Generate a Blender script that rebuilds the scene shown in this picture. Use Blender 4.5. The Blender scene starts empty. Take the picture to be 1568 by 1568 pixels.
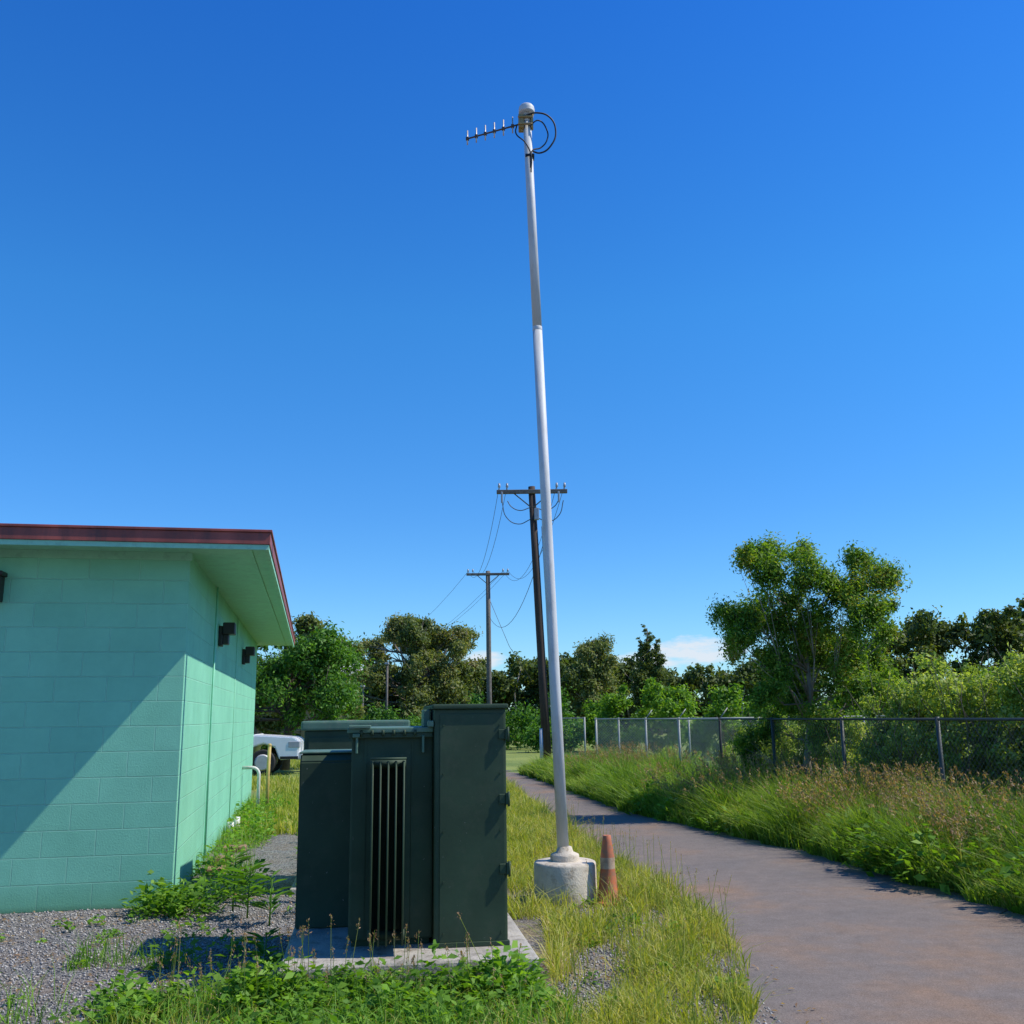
import bpy, bmesh, math, numpy as np
from mathutils import Vector, Matrix, Euler
rng = np.random.default_rng(7)
scene = bpy.context.scene
COL = scene.collection

# ------------------------------------------------------------------ node helpers
def new_mat(name):
    m = bpy.data.materials.new(name); m.use_nodes = True
    nt = m.node_tree
    for n in list(nt.nodes): nt.nodes.remove(n)
    out = nt.nodes.new('ShaderNodeOutputMaterial')
    return m, nt, out
def N(nt, t): return nt.nodes.new(t)
def L(nt, a, b): nt.links.new(a, b)
def c4(c): return (c[0], c[1], c[2], 1.0)
def ramp(nt, fac, stops):
    r = nt.nodes.new('ShaderNodeValToRGB')
    els = r.color_ramp.elements
    while len(els) < len(stops): els.new(0.5)
    for e, (p, c) in zip(els, stops):
        e.position = p; e.color = c4(c)
    if fac is not None: L(nt, fac, r.inputs[0])
    return r
def noise(nt, vec, scale, detail=4, rough=.55):
    n = nt.nodes.new('ShaderNodeTexNoise')
    n.inputs['Scale'].default_value = scale; n.inputs['Detail'].default_value = detail
    n.inputs['Roughness'].default_value = rough
    if vec is not None: L(nt, vec, n.inputs['Vector'])
    return n
def math_n(nt, op, a, b=None, clamp=False):
    n = nt.nodes.new('ShaderNodeMath'); n.operation = op; n.use_clamp = clamp
    for i, v in enumerate((a, b)):
        if v is None: continue
        if isinstance(v, (int, float)): n.inputs[i].default_value = v
        else: L(nt, v, n.inputs[i])
    return n.outputs[0]
def mixc(nt, fac, a, b, mode='MIX'):
    n = nt.nodes.new('ShaderNodeMix'); n.data_type = 'RGBA'; n.blend_type = mode
    if isinstance(fac, (int, float)): n.inputs[0].default_value = fac
    else: L(nt, fac, n.inputs[0])
    for i, v in ((6, a), (7, b)):
        if isinstance(v, tuple): n.inputs[i].default_value = c4(v)
        else: L(nt, v, n.inputs[i])
    return n.outputs[2]
def bump(nt, h, strength, dist=.01):
    b = nt.nodes.new('ShaderNodeBump'); b.inputs['Strength'].default_value = strength
    b.inputs['Distance'].default_value = dist
    L(nt, h, b.inputs['Height']); return b.outputs[0]

def simple_mat(name, col, rough=.6, metal=0., var=.15, scale=6., bmp=.1, bscale=60., dirt=None, dirtamt=.0, stretch=None, spec=.5, specks=None):
    m, nt, out = new_mat(name)
    tc = nt.nodes.new('ShaderNodeTexCoord')
    v = tc.outputs['Object']
    if stretch:
        mp = nt.nodes.new('ShaderNodeMapping'); mp.inputs['Scale'].default_value = stretch
        L(nt, v, mp.inputs[0]); v = mp.outputs[0]
    n1 = noise(nt, v, scale, 6)
    lo = tuple(c*(1-var) for c in col); hi = tuple(min(1, c*(1+var)) for c in col)
    r = ramp(nt, n1.outputs[0], [(.3, lo), (.7, hi)])
    colr = r.outputs[0]
    if dirt:
        n2 = noise(nt, v, scale*2.3, 8, .7)
        f = ramp(nt, n2.outputs[0], [(.5, (0, 0, 0)), (.68, (dirtamt,)*3)])
        colr = mixc(nt, f.outputs[0], colr, dirt)
    if specks:
        n4 = noise(nt, v, 45, 2, .5)
        f = ramp(nt, n4.outputs[0], [(.74, (0, 0, 0)), (.78, (.8, .8, .8))])
        colr = mixc(nt, f.outputs[0], colr, specks)
    p = N(nt, 'ShaderNodeBsdfPrincipled')
    L(nt, colr, p.inputs['Base Color'])
    p.inputs['Roughness'].default_value = rough; p.inputs['Metallic'].default_value = metal
    p.inputs['Specular IOR Level'].default_value = spec
    if bmp > 0:
        n3 = noise(nt, v, bscale, 4)
        L(nt, bump(nt, n3.outputs[0], bmp), p.inputs['Normal'])
    L(nt, p.outputs[0], out.inputs[0])
    return m

def leaf_mat(name, cols, clump=1.0, trans=.3, rough=.55, wclump=.5):
    m, nt, out = new_mat(name)
    g = nt.nodes.new('ShaderNodeNewGeometry')
    n1 = noise(nt, g.outputs['Position'], clump, 3)
    a = math_n(nt, 'SUBTRACT', n1.outputs[0], .5)
    a = math_n(nt, 'MULTIPLY', a, 2.2*wclump*2)
    b = math_n(nt, 'MULTIPLY', g.outputs['Random Per Island'], 1-wclump*.5)
    s = math_n(nt, 'ADD', math_n(nt, 'MULTIPLY', a, .5), b)
    s = math_n(nt, 'ADD', s, wclump*.22, True)
    k = len(cols)
    r = ramp(nt, s, [(i/(k-1), c) for i, c in enumerate(cols)])
    p = N(nt, 'ShaderNodeBsdfPrincipled')
    p.inputs['Roughness'].default_value = rough
    p.inputs['Specular IOR Level'].default_value = .3
    L(nt, r.outputs[0], p.inputs['Base Color'])
    t = N(nt, 'ShaderNodeBsdfTranslucent')
    tcol = mixc(nt, 1.0, r.outputs[0], (1.6, 1.6, .45), 'MULTIPLY')
    L(nt, tcol, t.inputs['Color'])
    mx = N(nt, 'ShaderNodeMixShader'); mx.inputs[0].default_value = trans
    L(nt, p.outputs[0], mx.inputs[1]); L(nt, t.outputs[0], mx.inputs[2])
    L(nt, mx.outputs[0], out.inputs[0])
    return m

# ------------------------------------------------------------------ geometry helpers
def link(ob, parent=None):
    COL.objects.link(ob)
    if parent is not None: ob.parent = parent
    return ob
def empty(name, loc=(0, 0, 0), rotz=0.):
    e = bpy.data.objects.new(name, None); e.empty_display_size = .2
    e.location = loc; e.rotation_euler = (0, 0, rotz); COL.objects.link(e); return e
def mesh_arrays(name, V, loops, starts, mats, parent=None, matidx=None, smooth=False):
    me = bpy.data.meshes.new(name)
    me.vertices.add(len(V)); me.vertices.foreach_set('co', np.asarray(V, dtype=np.float32).ravel())
    me.loops.add(len(loops)); me.loops.foreach_set('vertex_index', np.asarray(loops, dtype=np.int32))
    me.polygons.add(len(starts)); me.polygons.foreach_set('loop_start', np.asarray(starts, dtype=np.int32))
    for m in (mats if isinstance(mats, list) else [mats]): me.materials.append(m)
    if matidx is not None: me.polygons.foreach_set('material_index', np.asarray(matidx, dtype=np.int32))
    me.update(calc_edges=True)
    ob = bpy.data.objects.new(name, me); link(ob, parent); return ob
def quads_obj(name, V, nq, mats, parent=None, matidx=None):
    return mesh_arrays(name, V, np.arange(nq*4), np.arange(nq)*4, mats, parent, matidx)
def norm(a): return a/np.maximum(np.linalg.norm(a, axis=-1, keepdims=True), 1e-9)

def leaves_V(cen, nrm, tan, ln, wd, fold=.15):
    nrm = norm(nrm); tan = norm(tan - (tan*nrm).sum(1, keepdims=True)*nrm)
    bi = np.cross(nrm, tan)
    ln = ln[:, None]; wd = wd[:, None]
    a = cen - tan*ln*.5; c = cen + tan*ln*.5 - nrm*ln*fold
    b = cen + bi*wd*.5 + nrm*wd*fold; d = cen - bi*wd*.5 + nrm*wd*fold
    return np.stack([a, b, c, d], 1).reshape(-1, 3)
def sub_clumps(cl, k, f, jit=.9):
    out = []
    for c in cl:
        cx, cy, cz, r = c[:4]; fl = c[4] if len(c) > 4 else .8
        for i in range(k):
            d = norm(rng.normal(size=3)); d[2] *= fl
            rr = r*jit*rng.uniform(.35, 1.)
            out.append((cx+d[0]*rr, cy+d[1]*rr, cz+d[2]*rr, r*f*rng.uniform(.5, 1.3), fl))
    return out
def clump_leaf_verts(cl, n, size, aspect=.5, up=.5, ymin=None, sharp=.5):
    A = np.array([[c[0], c[1], c[2], c[3], c[4] if len(c) > 4 else .8] for c in cl])
    w = A[:, 3]**2.1; w /= w.sum()
    idx = rng.choice(len(A), n, p=w); C = A[idx]
    d = norm(rng.normal(size=(n, 3)))
    r = C[:, 3:4]*np.minimum(np.abs(rng.normal(size=(n, 1)))*sharp+.3, 1.7)
    off = d*r; off[:, 2] *= C[:, 4]
    cen = C[:, :3]+off
    if ymin is not None: cen[:, 2] = np.maximum(cen[:, 2], ymin)
    nrm = d*.8 + np.array([0, 0, up]) + rng.normal(size=(n, 3))*.7
    tan = rng.normal(size=(n, 3)) + np.array([0, 0, -.6])
    ln = size*rng.uniform(.6, 1.4, n)
    return leaves_V(cen, nrm, tan, ln, ln*aspect*rng.uniform(.7, 1.3, n))

def blades(name, xy, h, w, mat, lean=.35, parent=None, z0=0., wind=(0, 0)):
    n = len(xy)
    ang = rng.uniform(0, 2*np.pi, n); la = rng.uniform(0, 2*np.pi, n)
    lm = np.abs(rng.normal(size=n))*lean*h
    lx = np.cos(la)*lm + wind[0]*h; ly = np.sin(la)*lm + wind[1]*h
    wx = np.cos(ang)*w*.5; wy = np.sin(ang)*w*.5
    x, y = xy[:, 0], xy[:, 1]; z = np.full(n, z0)
    P = lambda X, Y, Z: np.stack([X, Y, Z], 1)
    v = np.stack([P(x-wx, y-wy, z-.01), P(x+wx, y+wy, z-.01),
                  P(x+wx*.8+lx*.35, y+wy*.8+ly*.35, z+h*.55), P(x-wx*.8+lx*.35, y-wy*.8+ly*.35, z+h*.55),
                  P(x+lx, y+ly, z+h*rng.uniform(.7, 1.0, n))], 1).reshape(-1, 3)
    b = (np.arange(n)*5)[:, None]
    loops = (b+np.array([0, 1, 2, 3, 3, 2, 4])[None]).ravel()
    s = (np.arange(n)*7)[:, None]+np.array([0, 4])[None]
    return mesh_arrays(name, v, loops, s.ravel(), mat, parent)

def tube_arr(pts, rad, sides=8):
    pts = np.asarray(pts, float); n = len(pts)
    if np.isscalar(rad): rad = [rad]*n
    V = []; 
    T = np.gradient(pts, axis=0); T = norm(T)
    ref = np.array([.13, .21, .97]) if abs(T[0][2]) < .9 else np.array([1., .1, 0])
    for i in range(n):
        a = norm(np.cross(T[i], ref)); b = np.cross(T[i], a)
        for k in range(sides):
            th = 2*np.pi*k/sides
            V.append(pts[i]+(a*math.cos(th)+b*math.sin(th))*rad[i])
    F = []
    for i in range(n-1):
        for k in range(sides):
            k2 = (k+1) % sides
            F.append((i*sides+k, i*sides+k2, (i+1)*sides+k2, (i+1)*sides+k))
    F.append(tuple(range(sides))[::-1]); F.append(tuple((n-1)*sides+k for k in range(sides)))
    return V, F
def tubes_obj(name, list_, mat, parent=None, sides=8, smooth=True):
    V = []; F = []
    for pts, rad in list_:
        v, f = tube_arr(pts, rad, sides); o = len(V)
        V += [tuple(q) for q in v]; F += [tuple(i+o for i in q) for q in f]
    me = bpy.data.meshes.new(name); me.from_pydata(V, [], F); me.materials.append(mat)
    if smooth:
        for p in me.polygons: p.use_smooth = len(p.vertices) == 4
    ob = bpy.data.objects.new(name, me); return link(ob, parent)
def box(name, lo, hi, mat, parent=None, bev=.0, seg=2):
    bm = bmesh.new(); bmesh.ops.create_cube(bm, size=1)
    lo = Vector(lo); hi = Vector(hi)
    for v in bm.verts:
        v.co = Vector([(lo[i]+hi[i])/2+v.co[i]*(hi[i]-lo[i]) for i in range(3)])
    if bev > 0: bmesh.ops.bevel(bm, geom=bm.edges[:], offset=bev, segments=seg, affect='EDGES', profile=.6)
    me = bpy.data.meshes.new(name); bm.to_mesh(me); bm.free(); me.materials.append(mat)
    return link(bpy.data.objects.new(name, me), parent)
def boxes(name, lst, mat, parent=None, bev=0.):
    bm = bmesh.new()
    for lo, hi in lst:
        r = bmesh.ops.create_cube(bm, size=1)
        for v in r['verts']:
            v.co = Vector([(lo[i]+hi[i])/2+v.co[i]*(hi[i]-lo[i]) for i in range(3)])
    if bev > 0: bmesh.ops.bevel(bm, geom=bm.edges[:], offset=bev, segments=1, affect='EDGES')
    me = bpy.data.meshes.new(name); bm.to_mesh(me); bm.free(); me.materials.append(mat)
    return link(bpy.data.objects.new(name, me), parent)
def lathe(name, prof, mat, parent=None, loc=(0, 0, 0), sides=40, jitter=0.):
    V = []; F = []
    for r, z in prof:
        for k in range(sides):
            th = 2*np.pi*k/sides
            rr = r*(1+jitter*math.sin(3*th+z*9)*.5+jitter*math.sin(7*th)*.3)
            V.append((loc[0]+rr*math.cos(th), loc[1]+rr*math.sin(th), loc[2]+z))
    n = len(prof)
    for i in range(n-1):
        for k in range(sides):
            k2 = (k+1) % sides
            F.append((i*sides+k, i*sides+k2, (i+1)*sides+k2, (i+1)*sides+k))
    F.append(tuple((n-1)*sides+k for k in range(sides)))
    me = bpy.data.meshes.new(name); me.from_pydata(V, [], F); me.materials.append(mat)
    for p in me.polygons: p.use_smooth = len(p.vertices) == 4
    ob = bpy.data.objects.new(name, me); 
    link(ob, parent); return ob
def prism(name, prof, x0, x1, mat, parent=None, axis='x', bev=0.):
    bm = bmesh.new(); A = []; B = []
    for a, z in prof:
        if axis == 'x': A.append(bm.verts.new((x0, a, z))); B.append(bm.verts.new((x1, a, z)))
        else: A.append(bm.verts.new((a, x0, z))); B.append(bm.verts.new((a, x1, z)))
    n = len(prof)
    for i in range(n):
        j = (i+1) % n; bm.faces.new((A[i], A[j], B[j], B[i]))
    bm.faces.new(A[::-1]); bm.faces.new(B)
    bmesh.ops.recalc_face_normals(bm, faces=bm.faces[:])
    if bev > 0: bmesh.ops.bevel(bm, geom=bm.edges[:], offset=bev, segments=2, affect='EDGES')
    me = bpy.data.meshes.new(name); bm.to_mesh(me); bm.free(); me.materials.append(mat)
    return link(bpy.data.objects.new(name, me), parent)

# ------------------------------------------------------------------ camera
cam = bpy.data.cameras.new('camera'); co = bpy.data.objects.new('camera', cam); COL.objects.link(co)
cam.sensor_width = 36; cam.lens = 34.44; cam.clip_end = 5000; cam.clip_start = .05
R = Matrix.Rotation(math.radians(90+11.79), 4, 'X') @ Matrix.Rotation(-.012, 4, 'Z')
co.matrix_world = Matrix.Translation((0, 0, 1.55)) @ R
scene.camera = co

# ------------------------------------------------------------------ light
ELEV = math.radians(50)
sh = Vector((1., -.03, 0)).normalized()
to_sun = Vector((sh.x*math.cos(ELEV), sh.y*math.cos(ELEV), math.sin(ELEV)))
sl = bpy.data.lights.new('sun', 'SUN'); sl.energy = 5.0; sl.angle = math.radians(.53); sl.color = (1, .95, .86)
so = bpy.data.objects.new('sun', sl); COL.objects.link(so)
so.rotation_euler = to_sun.to_track_quat('Z', 'Y').to_euler(); so.location = (10, 0, 20)

w = bpy.data.worlds.new('World'); scene.world = w; w.use_nodes = True
nt = w.node_tree
for n in list(nt.nodes): nt.nodes.remove(n)
wo = nt.nodes.new('ShaderNodeOutputWorld'); bg = nt.nodes.new('ShaderNodeBackground')
sky = nt.nodes.new('ShaderNodeTexSky'); sky.sky_type = 'NISHITA'; sky.sun_disc = False
sky.sun_elevation = ELEV; sky.sun_rotation = math.radians(92)
sky.air_density = 1.0; sky.dust_density = .3; sky.ozone_density = 3.0; sky.altitude = 800
hs = nt.nodes.new('ShaderNodeHueSaturation'); hs.inputs['Saturation'].default_value = 1.2; hs.inputs['Value'].default_value = 1.0
L(nt, sky.outputs[0], hs.inputs['Color'])
tc = nt.nodes.new('ShaderNodeTexCoord')
sx = nt.nodes.new('ShaderNodeSeparateXYZ'); L(nt, tc.outputs['Generated'], sx.inputs[0])
Z = sx.outputs[2]
tint = ramp(nt, Z, [(.0, (.33, .47, .59)), (.06, (.32, .47, .59)), (.2, (.28, .49, .65)), (.39, (.25, .57, .74)), (.63, (.16, .48, .80))])
skyc = mixc(nt, 1., mixc(nt, 1., hs.outputs[0], tint.outputs[0], 'MULTIPLY'), (1.93, 1.93, 1.93), 'MULTIPLY')
az = math_n(nt, 'ARCTAN2', sx.outputs[0], sx.outputs[1])
mp = nt.nodes.new('ShaderNodeMapping'); mp.inputs['Scale'].default_value = (22, 22, 80)
L(nt, tc.outputs['Generated'], mp.inputs[0])
cn = noise(nt, mp.outputs[0], 1.6, 8, .62)
nz = math_n(nt, 'MULTIPLY', math_n(nt, 'SUBTRACT', cn.outputs[0], .42), 3.4)
cm = None
for c_, zc, w_, h_ in ((.185, .062, .05, .013), (.135, .052, .03, .010), (-.168, .045, .03, .018), (-.03, .056, .02, .010), (-.5, .05, .12, .02), (.62, .05, .15, .012), (1.1, .06, .2, .02), (-1.2, .06, .2, .02)):
    da = math_n(nt, 'POWER', math_n(nt, 'ABSOLUTE', math_n(nt, 'DIVIDE', math_n(nt, 'SUBTRACT', az, c_), w_)), 2.)
    dz = math_n(nt, 'POWER', math_n(nt, 'ABSOLUTE', math_n(nt, 'DIVIDE', math_n(nt, 'SUBTRACT', Z, zc), h_)), 2.)
    m_ = math_n(nt, 'SUBTRACT', 1., math_n(nt, 'ADD', da, dz)); m_ = math_n(nt, 'ADD', m_, nz)
    m_ = math_n(nt, 'MULTIPLY', m_, .9, True)
    cm = m_ if cm is None else math_n(nt, 'MAXIMUM', cm, m_)
cm2 = math_n(nt, 'MULTIPLY', cm, .85)
fin = mixc(nt, cm2, skyc, (5.6, 5.9, 6.4))
L(nt, fin, bg.inputs[0]); bg.inputs[1].default_value = .142
L(nt, bg.outputs[0], wo.inputs[0])
scene.view_settings.view_transform = 'Standard'; scene.view_settings.look = 'None'; scene.view_settings.exposure = 0

# ------------------------------------------------------------------ ground
m_ground, nt, out = new_mat('ground_mat')
g = nt.nodes.new('ShaderNodeNewGeometry'); pos = g.outputs['Position']
sx = nt.nodes.new('ShaderNodeSeparateXYZ'); L(nt, pos, sx.inputs[0])
nb = noise(nt, pos, 1.1, 6, .6)
wob = math_n(nt, 'MULTIPLY', math_n(nt, 'SUBTRACT', nb.outputs[0], .5), 2.2)
xm = math_n(nt, 'ADD', sx.outputs[0], wob)
ym = math_n(nt, 'ADD', sx.outputs[1], wob)
gx = math_n(nt, 'MULTIPLY', math_n(nt, 'SUBTRACT', -.9, xm), 2.5, True)
gy = math_n(nt, 'MULTIPLY', math_n(nt, 'SUBTRACT', 17., ym), .5, True)
gm = math_n(nt, 'MULTIPLY', gx, gy)
nb3 = noise(nt, pos, 1.9, 5, .6)
patch = ramp(nt, nb3.outputs[0], [(.44, (0, 0, 0)), (.54, (1, 1, 1))])
nearm = math_n(nt, 'MULTIPLY', math_n(nt, 'SUBTRACT', 10., sx.outputs[1]), .5, True)
gm = math_n(nt, 'MAXIMUM', gm, math_n(nt, 'MULTIPLY', patch.outputs[0], nearm))
vor = nt.nodes.new('ShaderNodeTexVoronoi'); vor.inputs['Scale'].default_value = 55; L(nt, pos, vor.inputs['Vector'])
vc = nt.nodes.new('ShaderNodeSeparateColor'); L(nt, vor.outputs['Color'], vc.inputs[0])
stone = ramp(nt, vc.outputs[0], [(0, (.12, .115, .11)), (.5, (.26, .25, .24)), (1, (.48, .455, .42))])
dark = ramp(nt, vor.outputs['Distance'], [(.0, (1, 1, 1)), (.55, (.6, .6, .6)), (.9, (.2, .2, .2))])
grav = mixc(nt, 1., stone.outputs[0], dark.outputs[0], 'MULTIPLY')
n_b = noise(nt, pos, 2.3, 7, .7)
gdirt = ramp(nt, n_b.outputs[0], [(.42, (0, 0, 0)), (.68, (.7, .7, .7))])
grav = mixc(nt, gdirt.outputs[0], grav, (.19, .135, .09))
n_s = noise(nt, pos, 9, 8, .65)
soil = ramp(nt, n_s.outputs[0], [(.3, (.11, .085, .045)), (.5, (.25, .20, .12)), (.7, (.24, .23, .09))])
n_f = noise(nt, pos, .25, 6, .6)
far = ramp(nt, n_f.outputs[0], [(.35, (.14, .2, .035)), (.65, (.27, .31, .06))])
fm = math_n(nt, 'MULTIPLY', math_n(nt, 'SUBTRACT', sx.outputs[1], 16.), .12, True)
base = mixc(nt, fm, soil.outputs[0], far.outputs[0])
col = mixc(nt, gm, base, grav)
p = N(nt, 'ShaderNodeBsdfPrincipled'); p.inputs['Roughness'].default_value = .95
L(nt, col, p.inputs['Base Color'])
hgt = math_n(nt, 'ADD', math_n(nt, 'MULTIPLY', vor.outputs['Distance'], -.8), n_s.outputs[0])
L(nt, bump(nt, hgt, .8, .02), p.inputs['Normal']); L(nt, p.outputs[0], out.inputs[0])
me = bpy.data.meshes.new('ground')
me.from_pydata([(-2500, -2500, 0), (2500, -2500, 0), (2500, 2500, 0), (-2500, 2500, 0)], [], [(0, 1, 2, 3)])
me.materials.append(m_ground); link(bpy.data.objects.new('ground', me))

# ------------------------------------------------------------------ road
LE = np.array([(-.3, -8), (.3, 0), (.85, 3.2), (1.12, 5.43), (1.42, 6.76), (1.47, 7.74), (1.38, 8.96), (1.06, 10.9), (.72, 13.5), (.2, 18.5), (-.13, 22.8), (-1., 28), (-2.3, 35), (-6, 52), (-14, 80)])
RE = np.array([(3.6, -8), (4.2, 0), (4.35, 3.2), (4.2, 5.43), (4.08, 6.9), (3.94, 8.1), (3.62, 9.66), (3.35, 11.4), (2.7, 13.7), (1.85, 16.4), (1.31, 20.2), (.6, 25.1), (-.9, 34), (-4.3, 52), (-11, 82)])
ys = np.concatenate([np.arange(-8, 30, .12), np.arange(30, 80, 1.)])
lx = np.interp(ys, LE[:, 1], LE[:, 0]); rx = np.interp(ys, RE[:, 1], RE[:, 0])
def smooth1(a, k): 
    ker = np.hanning(k); ker /= ker.sum(); pad = np.pad(a, k//2, mode='edge'); return np.convolve(pad, ker, 'valid')[:len(a)]
lx = smooth1(lx, 15); rx = smooth1(rx, 15)
lxj = lx+smooth1(rng.normal(size=len(ys))*.25, 7); rxj = rx+smooth1(rng.normal(size=len(ys))*.25, 7)
V = []; F = []
for i, y in enumerate(ys):
    V += [(lxj[i], y, .004), ((lx[i]*.6+rx[i]*.4), y, .004), (rxj[i], y, .004)]
for i in range(len(ys)-1):
    a = i*3; F += [(a, a+1, a+4, a+3), (a+1, a+2, a+5, a+4)]
m_road, nt, out = new_mat('asphalt_mat')
g = nt.nodes.new('ShaderNodeNewGeometry'); pos = g.outputs['Position']
n1 = noise(nt, pos, .6, 8, .62); n2 = noise(nt, pos, 150, 3, .7); n3 = noise(nt, pos, 7, 7, .7)
c1 = ramp(nt, n1.outputs[0], [(.3, (.165, .145, .13)), (.5, (.195, .16, .135)), (.62, (.24, .165, .115)), (.76, (.29, .18, .115))])
c2 = ramp(nt, n2.outputs[0], [(.25, (.55, .55, .55)), (.5, (.98, .98, .98)), (.75, (1.5, 1.5, 1.5))])
c3 = ramp(nt, n3.outputs[0], [(.3, (.85, .85, .85)), (.7, (1.12, 1.12, 1.12))])
cc = mixc(nt, 1., mixc(nt, 1., c1.outputs[0], c2.outputs[0], 'MULTIPLY'), c3.outputs[0], 'MULTIPLY')
n8 = noise(nt, pos, 240, 1, .5)
lt = ramp(nt, n8.outputs[0], [(.68, (0, 0, 0)), (.73, (.55, .55, .55))])
cc = mixc(nt, lt.outputs[0], cc, (.42, .38, .33))
p = N(nt, 'ShaderNodeBsdfPrincipled'); p.inputs['Roughness'].default_value = .92
p.inputs['Specular IOR Level'].default_value = .15
L(nt, cc, p.inputs['Base Color'])
L(nt, bump(nt, n2.outputs[0], .5, .006), p.inputs['Normal']); L(nt, p.outputs[0], out.inputs[0])
me = bpy.data.meshes.new('road'); me.from_pydata(V, [], F); me.materials.append(m_road)
link(bpy.data.objects.new('road', me))
roadL = lambda y: np.interp(y, ys, lx)
roadR = lambda y: np.interp(y, ys, rx)

# ------------------------------------------------------------------ building
yaw = math.radians(11.4)
B = empty('concrete_block_building', (-2.95, 8.86, 0), yaw)
def block_mat(name, ax):
    m, nt, out = new_mat(name)
    tc = nt.nodes.new('ShaderNodeTexCoord'); s = nt.nodes.new('ShaderNodeSeparateXYZ'); L(nt, tc.outputs['Object'], s.inputs[0])
    cb = nt.nodes.new('ShaderNodeCombineXYZ'); L(nt, s.outputs[ax], cb.inputs[0]); L(nt, s.outputs[2], cb.inputs[1])
    br = nt.nodes.new('ShaderNodeTexBrick'); L(nt, cb.outputs[0], br.inputs['Vector'])
    br.inputs['Scale'].default_value = 1; br.inputs['Brick Width'].default_value = .43; br.inputs['Row Height'].default_value = .215
    br.inputs['Mortar Size'].default_value = .005; br.inputs['Mortar Smooth'].default_value = .5
    br.inputs['Color1'].default_value = c4((.235, .59, .39)); br.inputs['Color2'].default_value = c4((.26, .63, .42))
    br.inputs['Mortar'].default_value = c4((.33, .70, .50))
    n1 = noise(nt, tc.outputs['Object'], 1.3, 8, .7)
    st = ramp(nt, n1.outputs[0], [(.3, (.84, .86, .84)), (.65, (1.06, 1.05, 1.04))])
    cc = mixc(nt, 1., br.outputs['Color'], st.outputs[0], 'MULTIPLY')
    gz = ramp(nt, s.outputs[2], [(.0, (.5, .47, .38)), (.05, (.78, .78, .7)), (.25, (1, 1, 1))])
    cc = mixc(nt, 1., cc, gz.outputs[0], 'MULTIPLY')
    n4 = noise(nt, tc.outputs['Object'], 22, 4, .7)
    ch = ramp(nt, n4.outputs[0], [(.7, (0, 0, 0)), (.76, (.5, .5, .5))])
    cc = mixc(nt, ch.outputs[0], cc, (.38, .66, .5))
    n2 = noise(nt, tc.outputs['Object'], 70, 6, .7)
    h = math_n(nt, 'ADD', math_n(nt, 'MULTIPLY', br.outputs['Fac'], -1.6), math_n(nt, 'MULTIPLY', n2.outputs[0], .6))
    p = N(nt, 'ShaderNodeBsdfPrincipled'); p.inputs['Roughness'].default_value = .6
    p.inputs['Specular IOR Level'].default_value = .3
    L(nt, cc, p.inputs['Base Color']); L(nt, bump(nt, h, .8, .007), p.inputs['Normal'])
    L(nt, p.outputs[0], out.inputs[0]); return m
m_bx = block_mat('painted_block_end', 0); m_by = block_mat('painted_block_side', 1)
m_soff = simple_mat('soffit_paint', (.29, .60, .41), .6, var=.08, dirt=(.15, .3, .2), dirtamt=.4)
m_fasc = simple_mat('fascia_metal', (.30, .065, .045), .5, var=.35, scale=5, dirt=(.09, .035, .03), dirtamt=.7, stretch=(.8, .8, .15))
m_dark = simple_mat('dark_bronze', (.025, .018, .014), .5)
WH = 3.04; WL = 9.; WD = 11.3
def quadm(name, vs, mat, parent):
    me = bpy.data.meshes.new(name); me.from_pydata(vs, [], [(0, 1, 2, 3)]); me.materials.append(mat)
    return link(bpy.data.objects.new(name, me), parent)
quadm('end_wall', [(-WL, 0, -.02), (0, 0, -.02), (0, 0, WH+.03), (-WL, 0, WH+.03)], m_bx, B)
quadm('side_wall', [(0, 0, -.02), (0, WD, -.02), (0, WD, WH+.03), (0, 0, WH+.03)], m_by, B)
quadm('back_wall', [(0, WD, -.02), (-WL, WD, -.02), (-WL, WD, WH+.03), (0, WD, WH+.03)], m_bx, B)
quadm('far_wall', [(-WL, WD, -.02), (-WL, 0, -.02), (-WL, 0, WH+.03), (-WL, WD, WH+.03)], m_by, B)
a_, b_ = .5, .70
zs = 3.05
box('soffit', (-WL-.5, -a_, zs), (b_, WD+.5, zs+.05), m_soff, B)
box('fascia_front', (-WL-.5, -a_-.03, zs+.005), (b_+.03, -a_-.002, zs+.11), m_fasc, B, .004)
box('fascia_side', (b_+.002, -a_-.002, zs+.005), (b_+.03, WD+.53, zs+.11), m_fasc, B, .004)
box('fascia_back', (-WL-.5, WD+.502, zs+.005), (b_+.002, WD+.53, zs+.11), m_fasc, B, .004)
box('trim_front', (-WL-.5, -a_-.018, zs-.04), (b_+.02, -a_+.02, zs+.003), m_soff, B)
box('trim_side', (b_-.02, -a_+.021, zs-.04), (b_+.018, WD+.5, zs+.003), m_soff, B)
box('roof', (-WL-.52, -a_-.045, zs+.111), (b_+.045, WD+.55, zs+.135), m_fasc, B, .005)
box('frieze_end', (-WL, -.022, zs-.07), (.02, -.001, zs-.001), m_soff, B)
box('soffit_batten', (b_-.17, -a_+.03, zs-.014), (b_-.14, WD+.4, zs-.001), m_soff, B)
for i, yy in enumerate((3.1, 7.2)):
    boxes('wall_lamp_%d' % i, [((.002, yy-.09, 2.42), (.05, yy+.09, 2.66)), ((.05, yy-.11, 2.56), (.19, yy+.11, 2.70)), ((.05, yy-.08, 2.44), (.12, yy+.08, 2.56))], m_dark, B, .008)
boxes('wall_lamp_front', [((-1.80, -.13, 2.58), (-1.55, -.002, 2.80)), ((-1.82, -.17, 2.80), (-1.53, -.002, 2.84))], m_dark, B, .008)
m_pipeg = simple_mat('conduit_paint', (.25, .6, .4), .5)
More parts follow.
